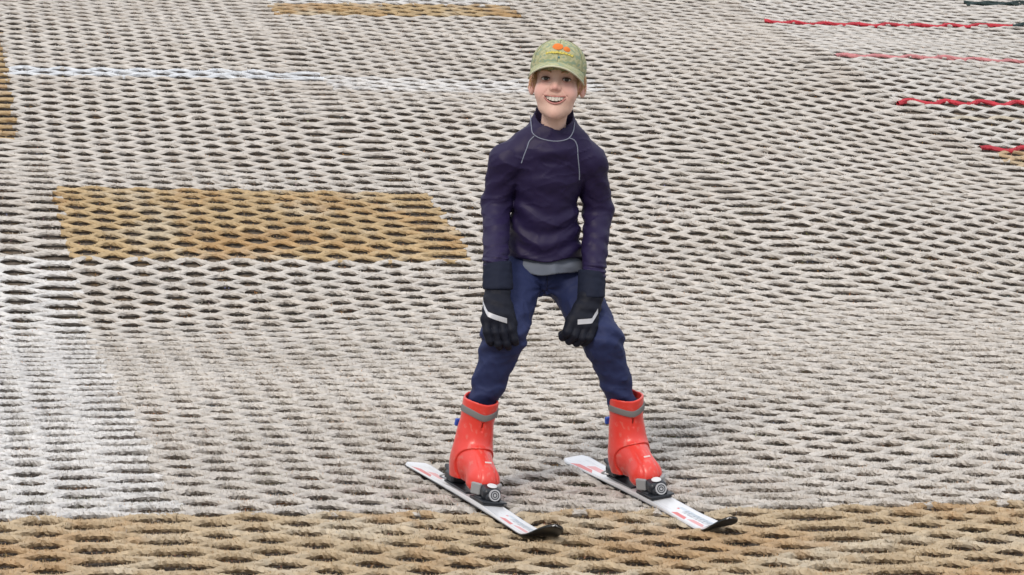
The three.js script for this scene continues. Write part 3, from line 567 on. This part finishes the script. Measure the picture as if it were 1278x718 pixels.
// ---- cap
{
  const capFrame = new THREE.Object3D(); capFrame.position.set(0, 0.038, -0.012); capFrame.rotation.set(0.03, 0, -0.05); capFrame.updateMatrixWorld();
  const at = headFrame.matrixWorld.clone().multiply(capFrame.matrixWorld);
  const group = new THREE.Group(); group.name = 'cap'; person.add(group);
  const put = (name, g, m, parent = group) => mesh(name, g.applyMatrix4(at), m, parent);
  const RX = 0.0795, RZ = 0.096, RY = 0.078;
  const point = (th, ph, lift = 0) => { const c = Math.pow(Math.cos(ph), 0.82), s = Math.sin(ph); return V(Math.sin(th) * (RX + lift) * c, (RY + lift) * s + (0.006 * Math.cos(th) * c), Math.cos(th) * (RZ + lift) * c); };   // th = 0 in front
  const N = 256, d = new Uint8Array(N * N * 4), R = rng(12);
  for (let j = 0; j < N; j++) for (let i = 0; i < N; i++) {
    const a = noise(i * 0.03, j * 0.03, 1) + 0.5 * noise(i * 0.07, j * 0.07, 4), b = noise(i * 0.025 + 40, j * 0.03, 7), w = ((i + j) % 4 < 2 ? 4 : -4) + 10 * (R() - 0.5);
    const c = a > 0.12 ? [163, 168, 128] : b > 0.1 ? [143, 160, 136] : [184, 184, 146];
    d.set([c[0] + w, c[1] + w, c[2] + w, 255], (j * N + i) * 4);
  }
  const tex = new THREE.DataTexture(d, N, N); tex.colorSpace = THREE.SRGBColorSpace; tex.wrapS = tex.wrapT = THREE.RepeatWrapping; tex.magFilter = THREE.LinearFilter; tex.needsUpdate = true;
  const cloth = new THREE.MeshPhysicalMaterial({ map: tex, roughness: 0.9, side: THREE.DoubleSide });
  const panel = (a0, a1, lift, p0 = 0, p1 = Math.PI / 2, nu = 14, nv = 16) => {
    const p = [], uv = [], ix = [];
    for (let i = 0; i <= nu; i++) for (let j = 0; j <= nv; j++) { const k = i / nu, th = lerp(a0, a1, k), ph = lerp(p0, p1, j / nv), bulge = 0.0018 * Math.sin(Math.PI * k) * Math.cos(ph); const q = point(th, ph, lift + bulge + 0.0015 * noise(th * 4, ph * 6, 3)); p.push(q.x, q.y, q.z); uv.push(th * 0.9, ph * 0.9); }
    for (let i = 0; i < nu; i++) for (let j = 0; j < nv; j++) { const a = i * (nv + 1) + j; ix.push(a, a + nv + 1, a + 1, a + 1, a + nv + 1, a + nv + 2); }
    const g = new THREE.BufferGeometry(); g.setAttribute('position', new THREE.Float32BufferAttribute(p, 3)); g.setAttribute('uv', new THREE.Float32BufferAttribute(uv, 2)); g.setIndex(ix); g.computeVertexNormals(); return g;
  };
  for (let k = 0; k < 6; k++) put('crown_panel', panel(k * Math.PI / 3, (k + 1) * Math.PI / 3, 0, -0.3), cloth);
  const seam = std(0.24, 0.25, 0.14, 0.9);
  for (let k = 0; k < 6; k++) put('seam', tube([0.02, 0.4, 0.8, 1.15, 1.5].map((p) => point(k * Math.PI / 3, p, 0.0004)), 0.0011, 20, 5), seam);
  put('button', new THREE.SphereGeometry(0.007, 16, 10).scale(1, 0.5, 1).translate(0, RY + 0.001, 0), cloth);
  { // curved peak
    const nu = 40, nv = 10, p = [], uv = [], ix = [], thick = 0.0032;
    const peak = (k, r) => { const th = lerp(-1.32, 1.32, k), q = point(th, 0.02), ext = 0.062 * Math.pow(Math.cos(th * 0.98), 0.75) * r; return V(q.x * (1 - 0.03 * r) + Math.sin(th) * ext * 0.22, q.y + 0.001 - 0.034 * Math.pow(Math.abs(Math.sin(th)), 2.0) * (0.55 + 0.45 * r) - 0.015 * r * r, q.z + Math.cos(th * 0.5) * ext); };
    for (const side of [0, 1]) for (let i = 0; i <= nu; i++) for (let j = 0; j <= nv; j++) { const q = peak(i / nu, j / nv), edge = j === nv ? 0.5 : 1; p.push(q.x, q.y + (side ? -thick : thick) * 0.5 * edge, q.z); uv.push(i / nu * 1.6, j / nv * 0.6); }
    const off = (nu + 1) * (nv + 1);
    for (let i = 0; i < nu; i++) for (let j = 0; j < nv; j++) { const a = i * (nv + 1) + j, b = a + nv + 1; ix.push(a, a + 1, b, a + 1, b + 1, b, off + a, off + b, off + a + 1, off + a + 1, off + b, off + b + 1); }
    for (let i = 0; i < nu; i++) { const a = i * (nv + 1) + nv, b = a + nv + 1; ix.push(a, off + a, b, b, off + a, off + b); }
    const g = new THREE.BufferGeometry(); g.setAttribute('position', new THREE.Float32BufferAttribute(p, 3)); g.setAttribute('uv', new THREE.Float32BufferAttribute(uv, 2)); g.setIndex(ix); g.computeVertexNormals();
    const o = put('peak', g, cloth);
    put('peak_edge', tube(Array.from({ length: 25 }, (_, i) => peak(i / 24, 1)), 0.0026, 60, 6), std(0.62, 0.62, 0.46, 0.9), o);
  }
  put('sweatband', panel(0, Math.PI * 2, -0.0026, -0.32, -0.1, 60, 3), std(0.05, 0.045, 0.03, 0.9, { side: THREE.DoubleSide }));
  // embroidered badge: two orange blobs over a curved run of yellow stitching
  const badge = (th, ph, rt, rp, seed) => {
    const n = 22, p = [], ix = [], c = point(th, ph, 0.0042); p.push(c.x, c.y, c.z);
    for (let ring = 1; ring <= 2; ring++) for (let i = 0; i < n; i++) { const a = i / n * Math.PI * 2, r = (ring / 2) * (1 + 0.16 * noise(Math.cos(a) * 1.7 + seed, Math.sin(a) * 1.7, seed)); const q = point(th + Math.cos(a) * rt * r, ph + Math.sin(a) * rp * r, ring === 1 ? 0.0038 : 0.0018); p.push(q.x, q.y, q.z); }
    for (let i = 0; i < n; i++) { const j = (i + 1) % n; ix.push(0, 1 + i, 1 + j, 1 + i, 1 + n + i, 1 + j, 1 + j, 1 + n + i, 1 + n + j); }
    const g = new THREE.BufferGeometry(); g.setAttribute('position', new THREE.Float32BufferAttribute(p, 3)); g.setIndex(ix); g.computeVertexNormals(); return g;
  };
  const orange = std(0.78, 0.2, 0.025, 0.7, { side: THREE.DoubleSide });
  put('badge', badge(-0.06, 0.7, 0.24, 0.17, 1), orange); put('badge', badge(0.33, 0.62, 0.15, 0.125, 5), orange);
  const stitches = [], Q = rng(4);
  for (let k = 0; k < 9; k++) { const a = -0.46 + k * 0.118, p = []; for (let i = 0; i < 4; i++) p.push(point(a + 0.085 * i / 3, 0.40 - 0.05 * Math.pow(a - 0.02, 2) * 4 + (i % 2 ? 0.045 : -0.03) * (0.5 + Q()), 0.0022)); stitches.push(tube(p, 0.0023, 8, 4)); }
  put('stitching', mergeGeometries(stitches), std(0.72, 0.62, 0.14, 0.8)).userData.kind = 'stuff';
  put('stitched_dot', badge(0.04, 0.24, 0.035, 0.03, 9), std(0.12, 0.3, 0.38, 0.8, { side: THREE.DoubleSide }));
}

// ---- gloves: quilted back, five fingers, flared cuff, reflective band
{
  const shell = std(0.009, 0.011, 0.021, 0.6, { specularIntensity: 0.4, sheen: 0.15, sheenRoughness: 0.5 }); shell.sheenColor.setRGB(0.12, 0.14, 0.22);
  const cuffM = std(0.011, 0.015, 0.033, 0.75, { specularIntensity: 0.4 }), band = std(0.55, 0.57, 0.62, 0.35);
  const glove = (wrist, palmEnd, across, fingers, thumb, cuffAxis, bandAt, lo, hi) => {
    const g = new THREE.Group(); g.name = 'glove'; person.add(g);
    const a = across.map((v) => v * 0.019);
    const G = (x, y, z) => {
      let d = 1;
      for (const k of [-1, -0.33, 0.33, 1]) d = smin(d, cone(x, y, z, [wrist[0] + a[0] * k * 0.75, wrist[1] + a[1] * k * 0.75, wrist[2] + a[2] * k * 0.75], [palmEnd[0] + a[0] * k * 1.35, palmEnd[1] + a[1] * k * 1.35, palmEnd[2] + a[2] * k * 1.35], 0.021, 0.0185), 0.022);
      d += 0.0016 * Math.sin(y * 190 + x * 40) * smooth(palmEnd[1] - 0.01, palmEnd[1] + 0.03, y);
      const seam = (p) => { let e = 1; for (let i = 0; i < p.length - 1; i++) e = smin(e, cone(x, y, z, p[i], p[i + 1], 0.0122 - 0.0006 * i, 0.0118 - 0.0009 * i), 0.005); return e; };
      let f = 1; for (const p of fingers) f = smin(f, seam(p), 0.0012);
      d = smin(d, f, 0.012); d = smin(d, smin(cone(x, y, z, thumb[0], thumb[1], 0.016, 0.0145), cone(x, y, z, thumb[1], thumb[2], 0.0142, 0.0125), 0.006), 0.014);
      return d - 0.0012 * noise(x * 70, y * 70, z * 70);
    };
    mesh('shell', meshField(G, lo, hi, 0.0036), shell, g);
    const C = (x, y, z) => { let d = cone(x, y, z, cuffAxis[0], cuffAxis[1], cuffAxis[2], cuffAxis[3]); d -= 0.0022 * noise(x * 45, y * 60, z * 45); const y1 = cuffAxis[0][1] - 0.004, y0 = cuffAxis[1][1] + 0.004; return smax(smax(d, y - y1, 0.008), y0 - y, 0.008); };
    mesh('cuff', meshField(C, lo.map((v) => v - 0.01), [hi[0] + 0.01, cuffAxis[0][1] + 0.03, hi[2] + 0.01], 0.0042), cuffM, g);
    // reflective band across the back of the hand
    const n = 14, p = [], ix = [];
    for (let i = 0; i <= n; i++) { const k = i / n, m = bandAt(k); for (const s of [1, 0, -1]) { const q = frontOf(G, m[0], m[1] + s * 0.0072, 0.3, 0.0012); p.push(q.x, q.y, q.z); } if (i < n) for (const q of [0, 1]) { const b = i * 3 + q; ix.push(b, b + 1, b + 3, b + 1, b + 4, b + 3); } }
    const bg = new THREE.BufferGeometry(); bg.setAttribute('position', new THREE.Float32BufferAttribute(p, 3)); bg.setIndex(ix); bg.computeVertexNormals(); band.side = THREE.DoubleSide;
    mesh('reflective_band', bg, band, g);
    return g;
  };
  // his right hand hangs over the thigh just above the knee, fingers together
  {
    const w = [-0.042, 0.553, 0.165], e = [-0.042, 0.482, 0.222], across = [1, 0.05, -0.18];
    const f = [];
    for (const [k, len, dx] of [[-1.5, 0.066, 0.012], [-0.5, 0.08, 0.014], [0.5, 0.083, 0.016], [1.45, 0.074, 0.016]]) { const x = e[0] + k * 0.0222, y = e[1] - 0.002 + 0.003 * k, z = e[2] - 0.003 * k; f.push([[x, y, z], [x + dx * 0.45, y - len * 0.5, z + 0.018], [x + dx, y - len * 0.88, z + 0.016], [x + dx * 1.3, y - len, z + 0.004]]); }
    glove(w, e, across, f, [[-0.012, 0.505, 0.19], [0.0, 0.465, 0.212], [0.002, 0.437, 0.222]], [[-0.042, 0.645, 0.113], [-0.04, 0.555, 0.16], 0.041, 0.044],
      (k) => [lerp(-0.083, -0.014, k), 0.505 - 0.032 * Math.pow(k, 0.6) + (k < 0.2 ? (0.2 - k) * 0.1 : 0)], [-0.11, 0.36, 0.09], [0.04, 0.62, 0.275]);
  }
  // his left hand is half closed, fingers curled in over the thigh
  {
    const w = [0.226, 0.535, 0.06], e = [0.203, 0.462, 0.09], across = [0.92, -0.25, -0.15];
    const f = [];
    for (const [k, len, z0] of [[1.45, 0.06, 0], [0.5, 0.07, 0.003], [-0.5, 0.07, 0.006], [-1.4, 0.062, 0.006]]) { const x = e[0] + k * 0.0215, y = e[1] - 0.004 - 0.006 * k, z = e[2] + z0; f.push([[x, y, z], [x - 0.012, y - len * 0.5, z + 0.016], [x - 0.028, y - len * 0.72, z + 0.0], [x - 0.03, y - len * 0.6, z - 0.018]]); }
    glove(w, e, across, f, [[0.192, 0.5, 0.078], [0.17, 0.468, 0.098], [0.158, 0.44, 0.105]], [[0.231, 0.62, 0.012], [0.229, 0.53, 0.055], 0.0385, 0.0405],
      (k) => [lerp(0.188, 0.247, k), 0.466 + 0.004 * k + (k > 0.7 ? (k - 0.7) * 0.09 : 0)], [0.115, 0.37, -0.02], [0.3, 0.6, 0.15]);
  }
}

// ---- ski boots: lower shell, cuff that laps over it, strap, liner, rear spine and lever
{
  const red = std(1, 1, 1, 0.36, { vertexColors: true, clearcoat: 0.35, clearcoatRoughness: 0.25 }), strapM = std(0.2, 0.2, 0.2, 0.7), dark = std(0.03, 0.03, 0.035, 0.6), blue = std(0.03, 0.1, 0.5, 0.4), spineM = std(0.28, 0.3, 0.33, 0.4), mark = std(0.75, 0.6, 0.58, 0.4);
  const Solid = (x, y, z) => {
    let d = cone(x, y, z, [0, 0.05, -0.08], [0, 0.052, -0.02], 0.043, 0.045);
    d = smin(d, cone(x, y, z, [0, 0.086, -0.022], [0, 0.044, 0.078], 0.046, 0.036), 0.03);
    d = smin(d, egg(x, y, z, [0, 0.028, 0.073], [0.044, 0.036, 0.056]), 0.025);
    d = smin(d, cone(x, y, z, [0, 0.085, -0.058], [0, 0.14, -0.045], 0.046, 0.045), 0.03);
    return smax(d, -y, 0.008);
  };
  const shellPaint = (x, y, z) => {              // moulded colour with a few pale scuffs
    const v = 1 + 0.06 * noise(x * 35, y * 35, z * 35), scuff = 0.4 * smooth(0.32, 0.5, noise(x * 120, y * 60, z * 50) + 0.25 * noise(x * 300, y * 300, z * 300));
    return [lerp(0.8, 0.74, scuff) * v, lerp(0.055, 0.24, scuff) * v, lerp(0.04, 0.2, scuff) * v];
  };
  const arc = (y, z) => Math.hypot(y - 0.028, z - 0.052) - 0.087;                  // where the cuff ends over the instep
  const Lower = (x, y, z) => {
    let d = Solid(x, y, z);
    d -= 0.003 * smooth(0.01, -0.01, y - 0.02) ;                                    // sole rand
    d += 0.0018 * Math.exp(-Math.pow((Math.abs(x) - 0.02 - 0.1 * Math.max(0, 0.09 - y)) / 0.003, 2)) * smooth(0.03, 0.06, z);   // moulded ridges on the toe
    return smax(d, y - 0.135, 0.01);
  };
  const axis = (y) => -0.058 + (y - 0.09) * 0.2;
  const Cuff = (x, y, z) => {
    const c = axis(y), rx = lerp(0.0465, 0.051, smooth(0.14, 0.25, y)), rz = lerp(0.053, 0.058, smooth(0.14, 0.25, y));
    let d = (Math.hypot(x / rx, (z - c) / rz) - 1) * rx;
    d = smin(d, Solid(x, y, z) - 0.0045, 0.02);
    d = smax(d, -arc(y, z), 0.003);
    d = smax(d, 0.012 - y, 0.004);
    d = smax(d, z - 0.075, 0.01);
    const rim = 0.248 - 0.07 * (z - c) + 0.012 * smooth(-0.02, -0.06, z - c) - 0.006 * Math.exp(-Math.pow(x / 0.03, 2)) * (z > c ? 1 : 0);
    d = smax(d, y - rim, 0.005);
    d = smax(d, -(Math.hypot(x / (rx - 0.007), (z - c) / (rz - 0.007)) - 1) * rx - Math.max(0, 0.17 - y) * 3, 0.003);
    d += 0.0028 * Math.exp(-Math.pow(x / 0.0028, 2)) * smooth(0.155, 0.16, y) * smooth(0.19, 0.185, y) * (z > c ? 1 : 0);   // slot below the strap
    return d;
  };
  const boot = (frame, name) => {
    const b = new THREE.Group(); b.name = 'ski_boot'; b.position.copy(frame.position); b.rotation.copy(frame.rotation); person.add(b);
    const s = new THREE.Group(); const lift = (g) => g.translate(0, 0.036, BOOT);
    mesh('lower_shell', lift(meshField(Lower, [-0.065, -0.012, -0.15], [0.065, 0.15, 0.15], 0.0034, shellPaint)), red, b);
    const cuff = mesh('cuff', lift(meshField(Cuff, [-0.075, 0.0, -0.15], [0.075, 0.28, 0.095], 0.0034, shellPaint)), red, b);
    const on = (a, y, out) => { const rx = 0.0503 + out, rz = 0.0573 + out; return V(Math.sin(a) * rx, y, axis(y) + Math.cos(a) * rz); };
    const strip = (name2, a0, a1, yc, w, out, m, n = 36) => { const p = [], ix = []; for (let i = 0; i <= n; i++) { const a = lerp(a0, a1, i / n), y = yc(a); for (const [dy, o2] of [[-w, 0.0], [-w * 0.85, out], [w * 0.85, out], [w, 0.0]]) { const q = on(a, y + dy, o2); p.push(q.x, q.y, q.z); } if (i < n) for (let q = 0; q < 3; q++) { const k = i * 4 + q; ix.push(k, k + 4, k + 1, k + 1, k + 4, k + 5); } }
      const g = new THREE.BufferGeometry(); g.setAttribute('position', new THREE.Float32BufferAttribute(p, 3)); g.setIndex(ix); g.computeVertexNormals(); m.side = THREE.DoubleSide; return mesh(name2, lift(g), m, b); };
    strip('strap', -1.75, 1.75, (a) => 0.208 - 0.010 * Math.exp(-Math.pow(a / 0.7, 2)) + 0.006 * Math.abs(a), 0.0095, 0.003, strapM);
    { const g = tube([0, 1, 2, 3, 4, 5, 6, 7, 8, 9, 10, 11].map((k) => on(k / 12 * Math.PI * 2, 0.222, -0.012)), 0.009, 40, 8, true); mesh('liner', lift(g), dark, b); }
    { const g = new RoundedBoxGeometry(0.03, 0.13, 0.014, 3, 0.005); g.rotateX(0.2); g.translate(-0.012, 0.105, -0.117); mesh('rear_spine', lift(g), spineM, b); }
    { const g = new RoundedBoxGeometry(0.034, 0.022, 0.012, 2, 0.004); g.rotateX(0.2); g.translate(-0.026, 0.165, -0.106); mesh('rear_lever', lift(g), blue, b); }
    for (const e of [-1, 1]) { const g = new THREE.CylinderGeometry(0.0075, 0.0075, 0.005, 18); g.rotateZ(Math.PI / 2); g.translate(e * 0.0505, 0.082, -0.05); mesh('pivot', lift(g), mark, b); }
    { const q = frontOf((x, y, z) => Lower(x, y, z), 0.006, 0.083, 0.2, 0.0012), g = new RoundedBoxGeometry(0.02, 0.0055, 0.0016, 1, 0.0007); g.rotateX(-0.75); g.translate(q.x, q.y, q.z); mesh('printed_mark', lift(g), mark, b); }
    return b;
  };
  boot(rightFrame); boot(leftFrame);
}

renderer.render(scene, camera);
